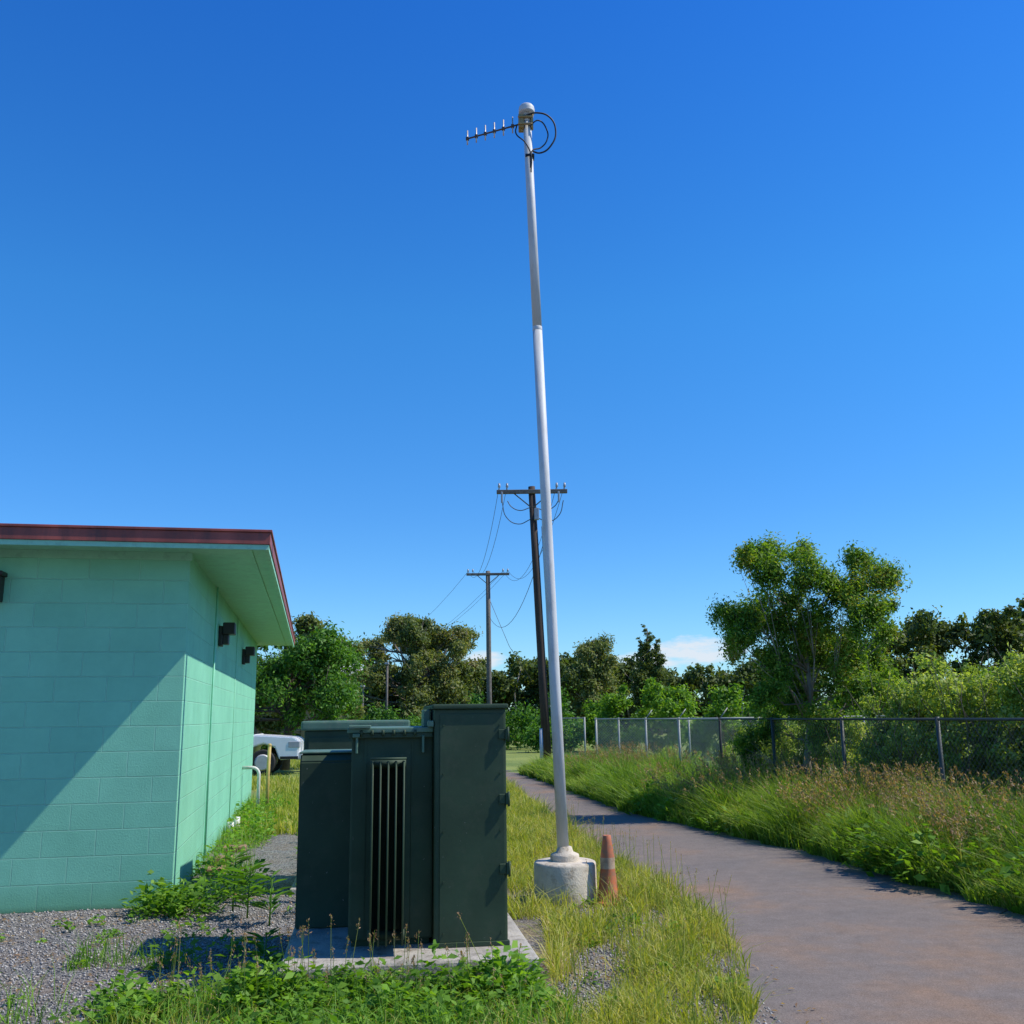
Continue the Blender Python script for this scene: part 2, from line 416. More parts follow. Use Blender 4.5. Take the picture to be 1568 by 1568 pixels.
tubes_obj('wall_conduit', [([(.03, 2.35, .1), (.03, 2.35, 1.5), (.03, 2.35, 3.04)], .012)], m_pipeg, B)
tubes_obj('wall_joint', [([(.004, 5.9, .0), (.004, 5.9, 3.04)], .008)], m_soff, B)
m_white = simple_mat('white_pvc', (.62, .6, .55), .5, dirt=(.3, .28, .2), dirtamt=.5)
def arc(c, r, a0, a1, ax, ay, n=10):
    c = np.array(c, float); ax = np.array(ax, float); ay = np.array(ay, float)
    return [tuple(c+ax*r*math.cos(t)+ay*r*math.sin(t)) for t in np.linspace(a0, a1, n)]
tubes_obj('vent_pipe', [([(.28, 8.3, 0), (.28, 8.3, .62)]+arc((.16, 8.3, .64), .12, 0, math.pi/2, (1, 0, 0), (0, 0, 1))+[(.0, 8.3, .76)], .028)], m_white, B)
tubes_obj('drain_pipe', [([(.08, 5.2, 0), (.08, 5.2, .18)], .045), ([(.14, 5.5, 0), (.14, 5.5, .22)], .045)], m_white, B)
m_conc = simple_mat('concrete_mat', (.38, .345, .29), .9, var=.25, scale=4, bmp=.6, dirt=(.13, .11, .08), dirtamt=.85)
m_rust = simple_mat('brick_mat', (.28, .16, .10), .9, var=.3)
boxes('stepping_block', [((.12, 1.6, 0), (.30, 1.85, .07)), ((.14, 2.3, 0), (.32, 2.5, .09)), ((.12, 3.4, 0), (.4, 3.6, .07))], m_rust, B, .01)

m_yel = simple_mat('yellow_paint', (.5, .36, .10), .6, dirt=(.3, .22, .12), dirtamt=.7)
E = empty('yellow_post', (-4.2, 17.2, 0))
tubes_obj('post', [([(0, 0, 0), (0, 0, .6), (.01, 0, 1.12)], .03)], m_yel, E)
lathe('cap', [(.036, 0), (.034, .02), (.02, .035), (.002, .038)], m_yel, E, (.01, 0, 1.11), 12)

# ------------------------------------------------------------------ transformer
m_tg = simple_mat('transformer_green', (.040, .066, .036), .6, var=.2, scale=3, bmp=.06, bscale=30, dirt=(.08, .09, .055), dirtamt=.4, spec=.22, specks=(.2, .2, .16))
m_tg2 = simple_mat('lid_green_sunlit', (.10, .18, .12), .5, var=.15, dirt=(.2, .22, .16), dirtamt=.5, spec=.3)  # brighter copy of the transformer green, sunlight on lids and lips painted in
m_black = simple_mat('black_rubber', (.012, .012, .012), .6)
m_galv = simple_mat('galvanised_steel', (.5, .5, .5), .5, .3, var=.12, scale=14)
T = empty('pad_transformer', (-.056, 6.46, 0), math.radians(8))
pz = .17
box('concrete_pad', (-1.36, -.33, -.05), (.145, 1.35, pz), m_conc, T, .03, 3)
box('cabinet', (-.46, 0, pz), (0, 1.15, 1.60), m_tg, T, .012)
box('cabinet_lid', (-.475, -.022, 1.601), (.015, 1.17, 1.632), m_tg, T, .01)
box('cabinet_panel', (-.425, -.006, pz+.03), (-.015, -.0005, 1.57), m_tg, T, .003)
boxes('cabinet_sill', [((-.47, -.012, pz+.001), (.01, .02, pz+.03))], m_tg, T, .003)
for i, zz in enumerate((1.44, 1.04, .62)):
    boxes('hinge_%d' % i, [((-.05, -.018, zz-.03), (-.008, -.0065, zz+.03)), ((-.008, -.028, zz-.035), (.016, .02, zz+.035))], m_tg, T, .003)
    tubes_obj('hinge_pin_%d' % i, [([(.010, -.024, zz-.045), (.010, -.024, zz+.045)], .008)], m_tg, T)
tubes_obj('panel_bolts', [([(x, -.006, z), (x, -.012, z)], .007) for x in (-.40, -.04) for z in (.25, .55, .85, 1.2, 1.5)], m_tg, T, 8)
box('tank', (-.98, .10, pz+.04), (-.462, 1.0, 1.455), m_tg, T, .012)
box('tank_base', (-.96, .14, pz), (-.48, .96, pz+.04), m_tg, T)
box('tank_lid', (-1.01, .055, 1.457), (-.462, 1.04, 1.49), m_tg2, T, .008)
boxes('lid_flange', [((-1.0, .062, 1.425), (-.465, .10, 1.456))], m_tg, T, .004)
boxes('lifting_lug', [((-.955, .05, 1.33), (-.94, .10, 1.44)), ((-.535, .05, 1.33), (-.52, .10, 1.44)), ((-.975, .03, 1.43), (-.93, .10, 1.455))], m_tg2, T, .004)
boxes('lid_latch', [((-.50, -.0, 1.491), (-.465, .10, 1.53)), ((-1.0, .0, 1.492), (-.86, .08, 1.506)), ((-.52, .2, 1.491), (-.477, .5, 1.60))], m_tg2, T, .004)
tubes_obj('lid_bolts', [([(x, .05, 1.44), (x, .045, 1.475)], .009) for x in np.linspace(-.92, -.58, 6)], m_tg, T)
fl = []
for x in np.linspace(-.845, -.655, 5):
    fl.append(((x-.005, -.17, pz+.06), (x+.005, .099, 1.29)))
boxes('radiator_fins', fl, m_tg, T, .002)
tubes_obj('radiator_edges', [([(x, -.17, pz+.06), (x, -.17, .8), (x, -.17, 1.29)], .006) for x in np.linspace(-.845, -.655, 5)], m_tg, T)
tubes_obj('radiator_headers', [([(-.86, -.06, 1.27), (-.64, -.06, 1.27)], .03), ([(-.86, -.06, pz+.1), (-.64, -.06, pz+.1)], .03), ([(-.75, -.06, 1.27), (-.75, .1, 1.27)], .03), ([(-.86, -.172, 1.305), (-.64, -.172, 1.305)], .008)], m_tg, T)
prism('side_radiator', [(.72, pz+.001), (1.3, pz+.001), (1.3, 1.31), (.80, 1.31), (.72, 1.26)], -1.345, -.982, m_tg, T, 'x', .01)
boxes('radiator_top_lip', [((-1.355, .78, 1.312), (-.98, 1.31, 1.324))], m_tg2, T, .003)
boxes('tank_seam', [((-.90, .094, pz+.06), (-.885, .1, 1.42)), ((-.60, .094, pz+.06), (-.592, .1, 1.42))], m_tg, T)
U = empty('utility_cabinet', (-1.96, 9.35, 0), math.radians(8))
box('cabinet_body', (0, 0, 0), (.95, .95, 1.44), m_tg, U, .012)
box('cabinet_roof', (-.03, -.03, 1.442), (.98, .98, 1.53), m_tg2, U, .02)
box('cabinet_door', (.04, -.012, .1), (.91, -.001, 1.38), m_tg, U, .004)
boxes('door_handle', [((.44, -.05, .8), (.48, -.013, .95))], m_galv, U, .004)
box('cabinet_footing', (-.08, -.08, -.05), (1.03, 1.03, .06), m_conc, U, .01)

# ------------------------------------------------------------------ antenna mast
A = empty('antenna_mast', (.42, 8.9, 0))
m_plinth = simple_mat('plinth_concrete', (.60, .52, .40), .9, var=.15, scale=5, bmp=.5, dirt=(.24, .17, .10), dirtamt=.8)
lathe('plinth', [(.268, -.05), (.27, .1), (.268, .30), (.262, .318), (.25, .325), (.0, .33)], m_plinth, A, sides=48, jitter=.012)
lathe('base_flange', [(.125, .325), (.125, .37), (.12, .382), (.075, .40), (.062, .44), (.053, .445)], m_plinth, A, sides=32)
m_pole = simple_mat('pole_steel', (.58, .58, .56), .55, .0, var=.10, scale=8, dirt=(.40, .37, .31), dirtamt=.5, stretch=(1, 1, .25), spec=.35)
def mp_(z): return (-.225*(z/7.6), 0, z)
tubes_obj('mast', [([mp_(.4), mp_(2.), mp_(3.5), mp_(5.22)], [.051, .049, .0475, .046]), ([mp_(5.2), mp_(6.5), mp_(7.55)], [.0448, .043, .041])], m_pole, A, 20)
tubes_obj('mast_coupling', [([mp_(5.19), mp_(5.195), mp_(5.225), mp_(5.23)], [.0462, .0472, .0468, .0450])], m_pole, A, 20)
tx, _, tz = mp_(7.55)
lathe('mast_cap', [(.045, -.12), (.045, -.02), (.08, -.02), (.082, .0), (.077, .012), (.082, .024), (.075, .036), (.077, .048), (.065, .065), (.04, .08), (.012, .084)], m_pole, A, (tx, 0, tz), 28)
m_brass = simple_mat('brass_clamp', (.38, .27, .11), .5, .3, dirt=(.12, .09, .05), dirtamt=.8, scale=20)
cz = 7.42
boxes('clamp', [((tx-.085, -.055, cz-.07), (tx-.03, .055, cz+.08)), ((tx-.09, -.07, cz+.03), (tx+.055, -.045, cz+.05)), ((tx-.09, -.07, cz-.05), (tx+.055, -.045, cz-.03)), ((tx+.04, -.055, cz-.07), (tx+.065, .02, cz+.08))], m_brass, A, .006)
bs = np.array([tx-.05, -.0, cz-.0]); bd = np.array([-.545, .23, -.01])
m_brn = simple_mat('antenna_brown', (.10, .065, .04), .5, .2)
m_ele = simple_mat('element_bronze', (.6, .5, .38), .4, .3)
tubes_obj('yagi_boom', [([tuple(bs+bd*t) for t in (-.12, .3, .7, 1.05)], .0085)], m_brn, A)
el = []
for i, t in enumerate(np.linspace(.0, 1.03, 7)):
    q = bs+bd*t; hh = .105-.012*t
    el.append(([tuple(q+np.array([0, 0, -hh*.75])), tuple(q+np.array([0, 0, 0])), tuple(q+np.array([0, 0, hh]))], .0065))
tubes_obj('yagi_elements', el, m_ele, A)
boxes('yagi_brackets', [(tuple(bs+bd*t-.016), tuple(bs+bd*t+.016)) for t in np.linspace(.0, 1.03, 7)], m_brn, A, .003)
def cable(name, pts, r, mat, parent, res=10):
    cu = bpy.data.curves.new(name, 'CURVE'); cu.dimensions = '3D'; cu.bevel_depth = r; cu.bevel_resolution = 2
    sp = cu.splines.new('BEZIER'); sp.bezier_points.add(len(pts)-1); sp.resolution_u = res
    for bp, q in zip(sp.bezier_points, pts):
        bp.co = q; bp.handle_left_type = bp.handle_right_type = 'AUTO'
    cu.materials.append(mat)
    return link(bpy.data.objects.new(name, cu), parent)
o = -.05
cable('coax_outer', [(tx-.02, -.06, 7.52+o), (tx+.1, -.06, 7.55+o), (tx+.23, -.03, 7.52+o), (tx+.29, 0, 7.40+o), (tx+.24, 0, 7.22+o), (tx+.13, 0, 7.14+o), (tx+.05, 0, 7.16+o)], .0085, m_black, A)
cable('coax_inner', [(tx+.04, -.06, 7.42+o), (tx+.12, -.05, 7.47+o), (tx+.2, 0, 7.40+o), (tx+.2, 0, 7.28+o), (tx+.14, 0, 7.20+o), (tx+.05, -.04, 7.14+o), (tx+.03, -.05, 6.95+o)], .007, m_black, A)
cable('coax_feed', [(tx-.1, 0, 7.46+o), (tx-.11, -.03, 7.34+o), (tx-.02, -.06, 7.22+o), (tx+.035, -.05, 7.1+o), (tx+.035, -.05, 6.9+o)], .007, m_black, A)
boxes('cable_strap', [((tx-.02, -.055, 7.03), (tx+.07, .045, 7.05))], m_black, A)

# ------------------------------------------------------------------ traffic cone
m_cone, nt, out = new_mat('cone_plastic')
tcn = nt.nodes.new('ShaderNodeTexCoord'); s = nt.nodes.new('ShaderNodeSeparateXYZ'); L(nt, tcn.outputs['Object'], s.inputs[0])
r = ramp(nt, s.outputs[2], [(.0, (.50, .13, .04)), (.275, (.50, .13, .04)), (.28, (.45, .33, .22)), (.365, (.47, .34, .24)), (.37, (.55, .15, .06)), (.6, (.55, .15, .06))])
r.color_ramp.interpolation = 'CONSTANT'
nn = noise(nt, tcn.outputs['Object'], 14, 6, .7)
dd = ramp(nt, nn.outputs[0], [(.42, (0, 0, 0)), (.62, (.75, .75, .75))])
cc = mixc(nt, dd.outputs[0], r.outputs[0], (.25, .15, .09))
p = N(nt, 'ShaderNodeBsdfPrincipled'); p.inputs['Roughness'].default_value = .6; L(nt, cc, p.inputs['Base Color']); L(nt, p.outputs[0], out.inputs[0])
K = empty('traffic_cone', (.775, 8.75, 0), .5)
lathe('cone_body', [(.105, .03), (.09, .05), (.062, .28), (.061, .37), (.040, .50), (.035, .545), (.032, .55), (.024, .545), (.02, .45)], m_cone, K, sides=28)
box('cone_base', (-.14, -.14, .0), (.14, .14, .028), m_cone, K, .01)

# ------------------------------------------------------------------ utility poles
m_wood = simple_mat('creosote_wood', (.055, .035, .025), .85, var=.35, scale=9, bmp=.4, stretch=(2, 2, .2))
m_woodg = simple_mat('weathered_wood', (.14, .12, .10), .85, var=.3, scale=9, bmp=.4)
m_wire = simple_mat('wire_mat', (.05, .05, .055), .5)
m_ins = simple_mat('insulator', (.35, .36, .38), .3)
def upole(loc, H, top_dx, wood, r0, r1, aw, name='utility_pole'):
    E = empty(name, loc)
    def c(z): return top_dx*z/H
    tubes_obj('pole', [([(c(z), 0, z) for z in (0, H*.33, H*.66, H)], [r0, r0*.9, r1*1.1, r1])], wood, E, 14)
    za = H-.18; x0 = c(za)
    boxes('crossarm', [((x0-aw, -.17, za-.06), (x0+aw, -.06, za+.06))], m_woodg, E, .01)
    bl = [([(x0-.55, -.11, za-.05), (x0-.02, -.1, za-.5)], .018), ([(x0+.55, -.11, za-.05), (x0+.02, -.1, za-.5)], .018)]
    tubes_obj('brace', bl, m_woodg, E, 6)
    ins = []
    for dx in (-aw+.08, -aw+.32, aw-.32, aw-.08):
        ins.append(([(x0+dx, -.11, za+.05), (x0+dx, -.11, za+.13), (x0+dx, -.11, za+.15), (x0+dx, -.11, za+.27)], [.012, .014, .045, .03]))
    tubes_obj('insulators', ins, m_ins, E, 10)
    return E, x0, za
P1, x1, z1 = upole((.95, 29.3, 0), 8.45, -.34, m_wood, .135, .105, 1.08)
tubes_obj('riser_conduit', [([(.20, -.05, 0), (.12, -.05, 3.5), (-.02, -.05, 7.2)], .045), ([(-.17, -.05, 0), (-.17, -.05, 1.2)], .06)], m_galv, P1)
boxes('cutouts', [((x1-.95, -.24, z1-.36), (x1-.89, -.18, z1-.02)), ((x1+.78, -.24, z1-.36), (x1+.84, -.18, z1-.02)), ((x1-.04+.1, -.3, z1-.9), (x1+.2, -.15, z1-.55))], m_ins, P1, .008)
for i, (xa, xb, dz) in enumerate(((-.92, -.05, 1.02), (-.75, -.08, .6), (.95, .12, .95), (.8, .1, .6))):
    cable('jumper_%d' % i, [(x1+xa, -.18, z1-.3), (x1+xa*.85, -.2, z1-dz*.8), (x1+(xa*.45+xb*.55), -.2, z1-dz), (x1+xb, -.15, z1-dz*.85)], .013, m_wire, P1)
P2, x2, z2 = upole((-1.22, 49., 0), 8.75, -.03, m_woodg, .14, .11, 1.08)
tubes_obj('guy_wire', [([(0, 0, 7.4), (1.0, .4, 5.), (2.1, .8, 3.3)], .012)], m_wire, P2, 5)
Wp = empty('overhead_wires')
for i, (xa, s_) in enumerate(((-1.0, 1.3), (-.76, 1.2), (.76, 1.5), (1.0, 1.4))):
    pts = []
    for t in np.linspace(0, 1, 18):
        pts.append((.95+x1+xa+((-1.22+x2+xa)-(.95+x1+xa))*t, 29.2+(49-29.3)*t, z1+.2+(z2-z1)*t-s_*4*t*(1-t)))
    tubes_obj('wire_%d' % i, [(pts, .008)], m_wire, Wp, 5)
pts = [(.95+(-2.17)*t, 29.3+19.7*t, 6.7-.2*t-1.4*4*t*(1-t)) for t in np.linspace(0, 1, 16)]
tubes_obj('wire_telecom', [(pts, .010)], m_wire, Wp, 5)
for i, xa in enumerate((-1.0, .76, 1.0)):
    pts = [(-1.22+xa-14*t, 49+45*t, z2+.2-2.*4*t*(1-t)-.3*t) for t in np.linspace(0, 1, 14)]
    tubes_obj('wire_far_%d' % i, [(pts, .008)], m_wire, Wp, 5)
for nm, x, y, h in (('light_pole', -6.9, 54., 4.4), ('light_pole', -8.2, 54., 3.2)):
    E = empty(nm, (x, y, 0)); tubes_obj('post', [([(0, 0, 0), (0, 0, h*.5), (0, 0, h)], .06)], m_woodg, E)
    boxes('lamp_head', [((-.1, -.35, h), (.1, .05, h+.1))], m_ins, E, .01)

# ------------------------------------------------------------------ fence
def link_mat(name, colr):
    m, nt, out = new_mat(name)
    tc = nt.nodes.new('ShaderNodeTexCoord'); s = nt.nodes.new('ShaderNodeSeparateXYZ'); L(nt, tc.outputs['UV'], s.inputs[0])
    fs = []
    for op in ('ADD', 'SUBTRACT'):
        a = math_n(nt, op, s.outputs[0], s.outputs[1]); a = math_n(nt, 'DIVIDE', a, .075)
        a = math_n(nt, 'FRACT', a); a = math_n(nt, 'ABSOLUTE', math_n(nt, 'SUBTRACT', a, .5))
        fs.append(math_n(nt, 'LESS_THAN', a, .04))
    f = math_n(nt, 'MAXIMUM', fs[0], fs[1])
    t = nt.nodes.new('ShaderNodeBsdfTransparent'); p = N(nt, 'ShaderNodeBsdfPrincipled'); p.inputs['Base Color'].default_value = c4(colr)
    p.inputs['Roughness'].default_value = .5
    mx = nt.nodes.new('ShaderNodeMixShader'); L(nt, f, mx.inputs[0]); L(nt, t.outputs[0], mx.inputs[1]); L(nt, p.outputs[0], mx.inputs[2])
    L(nt, mx.outputs[0], out.inputs[0]); return m
m_lk_d = link_mat('chain_link_dark', (.07, .075, .07)); m_lk_l = link_mat('chain_link_galv', (.38, .38, .35))
m_fpd = simple_mat('fence_post_dark', (.045, .055, .05), .6); m_fpl = simple_mat('fence_post_galv', (.30, .31, .28), .6, .1)
FN = empty('chain_link_fence')
FS = .885
f0 = np.array([5.525, 13.1])*FS; fd = np.array([-.434, 2.51])*FS
FP = [f0+fd*i for i in range(-4, 8)]
def fence_run(P, H, dark, tag, arms):
    posts = []; 
    mp = m_fpd if dark else m_fpl
    for k_, q in enumerate(P):
        posts.append(([(q[0], q[1], 0), (q[0], q[1], H+.03)], .025))
        if arms and k_ < 3:
            posts.append(([(q[0], q[1], H), (q[0]+.16, q[1]+.03, H+.2)], .010))
    rails = [([(P[i][0], P[i][1], H), (P[i+1][0], P[i+1][1], H)], .016) for i in range(len(P)-1)]
    tubes_obj('posts_'+tag, posts, mp, FN, 10); tubes_obj('rails_'+tag, rails, mp, FN, 8)
    V = []; F = []; UV = []; u = 0
    for i in range(len(P)-1):
        a, b = P[i], P[i+1]; l = float(np.linalg.norm(np.array(b)-np.array(a))); o = len(V)
        V += [(a[0], a[1], .02), (b[0], b[1], .02), (b[0], b[1], H-.03), (a[0], a[1], H-.03)]
        F.append((o, o+1, o+2, o+3)); UV += [(u, 0), (u+l, 0), (u+l, H), (u, H)]; u += l
    me = bpy.data.meshes.new('mesh_'+tag); me.from_pydata(V, [], F); uvl = me.uv_layers.new(name='UVMap')
    for i, q in enumerate(UV): uvl.data[i].uv = q
    me.materials.append(m_lk_d if dark else m_lk_l); link(bpy.data.objects.new('mesh_'+tag, me), FN)
fence_run(FP[:8], 1.46, True, 'near', False)
fence_run([q for q in FP[7:]], 1.46, False, 'far', True)
e0 = FP[-1]
fence_run([np.array([e0[0]+.02+i*2.6, e0[1]+.1+i*.5]) for i in range(0, 7)], 1.44, False, 'back', False)
fence_run([np.array([e0[0]-.25-i*.75, e0[1]+.8+i*1.8]) for i in range(0, 2)], 1.48, False, 'gate', False)

# ------------------------------------------------------------------ pickup truck
m_wp = simple_mat('white_car_paint', (.8, .81, .82), .25, var=.03, bmp=0)
m_glass = simple_mat('dark_glass', (.02, .025, .03), .08, bmp=0)
m_tyre = simple_mat('tyre', (.02, .02, .02), .8)
TR = empty('pickup_truck', (-6.15, 28.6, 0), math.radians(6))
prof = [(0, .45), (.02, .95), (-.15, 1.05), (-1.25, 1.12), (-1.9, 1.68), (-3.15, 1.70), (-3.35, 1.15), (-5.3, 1.13), (-5.35, .5), (-4.75, .45), (-4.62, .78), (-4.3, .88), (-3.98, .78), (-3.85, .42), (-1.42, .42), (-1.30, .78), (-.98, .88), (-.66, .78), (-.52, .42)]
prism('body', prof, 0, 1.8, m_wp, TR, 'y', .03)
prism('side_window', [(-1.45, 1.14), (-1.95, 1.60), (-3.05, 1.62), (-3.15, 1.16)], -.012, -.002, m_glass, TR, 'y')
me = bpy.data.meshes.new('windshield'); me.from_pydata([(-1.25, .15, 1.145), (-1.25, 1.65, 1.145), (-1.87, 1.6, 1.675), (-1.87, .2, 1.675)], [], [(0, 1, 2, 3)]); me.materials.append(m_glass); link(bpy.data.objects.new('windshield', me), TR)
for i, (x, y) in enumerate(((-.98, .0), (-4.3, .0), (-.98, 1.6), (-4.3, 1.6))):
    tubes_obj('tyre_%d' % i, [([(x, y-.03, .36), (x, y, .36), (x, y+.2, .36), (x, y+.23, .36)], [.32, .36, .36, .32])], m_tyre, TR, 24)
    tubes_obj('hub_%d' % i, [([(x, y-.045, .36), (x, y-.031, .36)], [.19, .23])], m_galv, TR, 16)
boxes('bumper', [((-.08, .05, .42), (.12, 1.75, .62)), ((-5.45, .05, .45), (-5.3, 1.75, .62))], m_galv, TR, .02)
boxes('headlight', [((-.28, -.012, .76), (.03, .3, .93)), ((-.28, 1.5, .76), (.03, 1.812, .93))], m_ins, TR, .01)
boxes('mirror', [((-1.75, -.22, 1.15), (-1.6, -.02, 1.32))], m_wp, TR, .02)
boxes('door_trim', [((-1.75, -.008, .5), (-1.73, -.001, 1.1)), ((-2.95, -.008, .5), (-2.93, -.001, 1.1)), ((-3.8, -.012, .42), (-1.42, -.001, .5)), ((-.5, -.012, .44), (.0, -.001, .52))], m_tyre, TR)

# ------------------------------------------------------------------ trees
m_bark = simple_mat('bark', (.13, .10, .075), .9, var=.3, bmp=.5)
m_barkl = simple_mat('pale_bark', (.26, .22, .17), .9, var=.3, bmp=.3)
m_lf_main = leaf_mat('leaf_main', [(.04, .085, .014), (.10, .21, .025), (.22, .35, .035), (.38, .30, .09)], 1.3, .4, wclump=.8)
m_lf_pale = leaf_mat('leaf_pale', [(.09, .14, .033), (.21, .31, .06), (.36, .46, .10), (.5, .52, .2)], 1.4, .42, wclump=.65)
m_lf_dark = leaf_mat('leaf_dark', [(.04, .06, .02), (.10, .145, .036), (.19, .22, .06)], .35, .33, wclump=.7)
m_lf_euc = leaf_mat('leaf_eucalyptus', [(.055, .08, .03), (.13, .175, .05), (.22, .25, .08), (.30, .25, .12)], .5, .34, wclump=.7)
m_lf_bright = leaf_mat('leaf_bright', [(.05, .12, .014), (.14, .28, .025), (.26, .41, .04)], .8, .4)
m_lf_deep = leaf_mat('leaf_deep', [(.03, .08, .014), (.08, .2, .025), (.16, .33, .035)], 1.4, .36)

def tree(name, loc, clumps, trunk_pts, trunk_r, n, size, mat, bark=m_bark, k=6, f=.62, asp=.45, limbs=True, sharp=.5, limbr=.32):
    E = empty(name, loc)
    fine = sub_clumps(clumps, k, f)
    V = clump_leaf_verts(fine, n, size, asp, sharp=sharp)
    quads_obj('crown', V, len(V)//4, mat, E)
    tl = [(trunk_pts, trunk_r)]
    tp = np.array(trunk_pts, float)
    if limbs:
        for c in clumps:
            tgt = np.array(c[:3]); 
            zz = tp[-1, 2]*rng.uniform(.3, .95); zz = min(zz, tgt[2]-.15*tp[-1, 2]*.5)
            zz = max(zz, tp[0, 2]+.15)
            s = np.array([np.interp(zz, tp[:, 2], tp[:, 0]), np.interp(zz, tp[:, 2], tp[:, 1]), zz])
            mid = (s+tgt)/2+np.array([0, 0, -.08])*np.linalg.norm(tgt-s)+rng.normal(size=3)*.08
            r = trunk_r[0]*limbr
            tl.append(([s, mid, tgt], [r, r*.55, r*.2]))
            for _ in range(3):
                e2 = tgt+norm(rng.normal(size=3))*c[3]*.9
                tl.append(([mid, (mid+e2)/2+rng.normal(size=3)*.04, e2], [r*.35, r*.22, r*.1]))
    tubes_obj('trunk', tl, bark, E, 7)
    return E
S = .0119*FS
cl = []
for px, py, r in [(1135, 862, 24), (1165, 848, 22), (1195, 848, 26), (1232, 856, 24), (1158, 890, 30), (1215, 888, 32), (1305, 872, 26), (1325, 895, 26), (1280, 903, 28), (1250, 905, 20), (1112, 945, 26), (1140, 965, 32), (1185, 945, 34), (1240, 945, 32), (1290, 955, 34), (1335, 940, 26), (1362, 970, 22), (1120, 990, 28), (1170, 1010, 34), (1235, 1000, 36), (1290, 1010, 34), (1340, 1010, 30), (1372, 1035, 24), (1160, 1055, 32), (1215, 1065, 36), (1275, 1060, 34), (1320, 1060, 30), (1200, 975, 34), (1260, 980, 34), (1180, 1110, 28), (1230, 1110, 30), (1270, 1110, 28), (1210, 920, 24), (1270, 925, 24), (1150, 1145, 24), (1245, 1150, 28)]:
    cl.append(((px-1222)*S, rng.uniform(-.8, .8), 1.55+(1094-py)*.0117*FS, r*S, 1.1))
tree('roadside_tree', (5.15*FS+.02, 17.7*FS, 0), cl, [(0, 0, 0), (-.05, .0, .8), (.1, .05, 1.7), (.05, 0, 2.6), (0, 0, 3.4)], [.07, .06, .045, .03, .012], 95000, .058, m_lf_main, m_barkl, k=10, f=.46, limbr=.28, asp=.38, sharp=.72)
cl = [(rng.uniform(-2.0, 1.9), rng.uniform(-1.2, 1.2), z, rng.uniform(.5, .85), .9) for z in np.linspace(1.7, 3.9, 28)]
tree('broadleaf_tree', (-7.2, 31.6, 0), cl, [(0, 0, 0), (.1, 0, 1.5), (0, 0, 3.2)], [.16, .12, .05], 34000, .13, m_lf_deep, k=5)
def dome(w_, h, n, z0, rr, d=1., ex=2.2):
    out = []
    for i in range(n):
        a = rng.uniform(0, 2*np.pi); q = rng.uniform(0, 1)**.5; t = rng.uniform(0, 1)
        prof_ = math.sqrt(max(0., 1-(t*1.0)**ex))*.9+.1
        out.append((math.cos(a)*q*w_/2*prof_, math.sin(a)*q*w_/2*d*prof_, z0+(h-z0)*t, rr*rng.uniform(.6, 1.25), .8))
    return out
tree('eucalyptus_tree', (-8.8, 42, 0), dome(4.6, 5.6, 34, 1.3, .7, ex=3.5), [(0, 0, 0), (.1, 0, 2.5), (0, 0, 5)], [.2, .15, .05], 38000, .17, m_lf_euc, m_barkl)
tree('eucalyptus_tree', (-6.1, 60, 0), dome(8.6, 7.0, 120, .8, .85, ex=6.), [(0, 0, 0), (.2, 0, 3.), (0, 0, 6)], [.3, .22, .08], 95000, .20, m_lf_euc, m_barkl, k=7, f=.5)
tree('eucalyptus_tree', (-10.5, 66, 0), dome(6., 4.2, 24, 1.0, .9), [(0, 0, 0), (.1, 0, 1.5), (0, 0, 3)], [.25, .2, .08], 14000, .24, m_lf_euc, m_barkl)

def mass(name, items, n, size, mat, trunks=None, k=5, f=.6, asp=.5):
    E = empty(name)
    fine = sub_clumps(items, k, f)
    V = clump_leaf_verts(fine, n, size, asp, ymin=.02)
    quads_obj('foliage', V, len(V)//4, mat, E)
    if trunks: tubes_obj('trunks', trunks, m_barkl, E, 5)
    return E
items = []; trunks = []
def hx(x):
    return np.interp(x, [-45, -20, -8, -4, -2, 2, 5, 9, 14, 20, 26, 30, 38, 46, 60, 80], [6, 4.6, 4.5, 4.8, 6.0, 6.6, 6.5, 6.2, 5.4, 5.4, 6.2, 8.7, 9.5, 10., 10, 10])
for x in np.arange(-40, 78, .9):
    h = hx(x)*(1+.05*math.sin(x*1.3)+.04*math.sin(x*3.1+1)+rng.uniform(-.03, .03)); y = 86+rng.uniform(-3, 3)
    for z in np.arange(.5, h-.5, 1.0):
        items.append((x+rng.uniform(-.9, .9), y+rng.uniform(-1.6, 1.6), z+rng.uniform(-.4, .4), rng.uniform(.9, 1.4), .8))
    items.append((x, y, h-.6, rng.uniform(.6, 1.1), .8))
    items.append((x, y, h-1.4, rng.uniform(.9, 1.3), .8))
    if rng.uniform() < .5:
        xx = x+rng.uniform(-1, 1); trunks.append(([(xx, y-1.8, 0), (xx+rng.uniform(-.5, .5), y-1.9, h*.5), (xx+rng.uniform(-1.2, 1.2), y-1.4, h*.8)], [.10, .07, .03]))
mass('distant_treeline', items, 330000, .36, m_lf_dark, trunks, k=4, asp=.6)
tree('eucalyptus_tree', (6.0, 74, 0), dome(5.4, 6.7, 34, 1.6, .85, ex=4), [(0, 0, 0), (.1, 0, 2.5), (0, 0, 5)], [.25, .18, .06], 26000, .23, m_lf_euc, m_barkl)
for x, h, ww in ((10.6, 8.6, .8), (11.3, 7.7, .8), (10.0, 7.6, .75)):
    cl = [(rng.uniform(-.2, .2), rng.uniform(-.2, .2), z, .1+ww*(1-z/h)**.7*rng.uniform(.8, 1.2), .8) for z in np.linspace(2, h-.15, 22)]
    tree('conifer_tree', (x, 78, 0), cl, [(0, 0, 0), (0, 0, 4), (0, 0, h-.3)], [.2, .12, .03], 9000, .2, m_lf_dark, limbs=False, k=4, f=.7, sharp=.5)
items = []
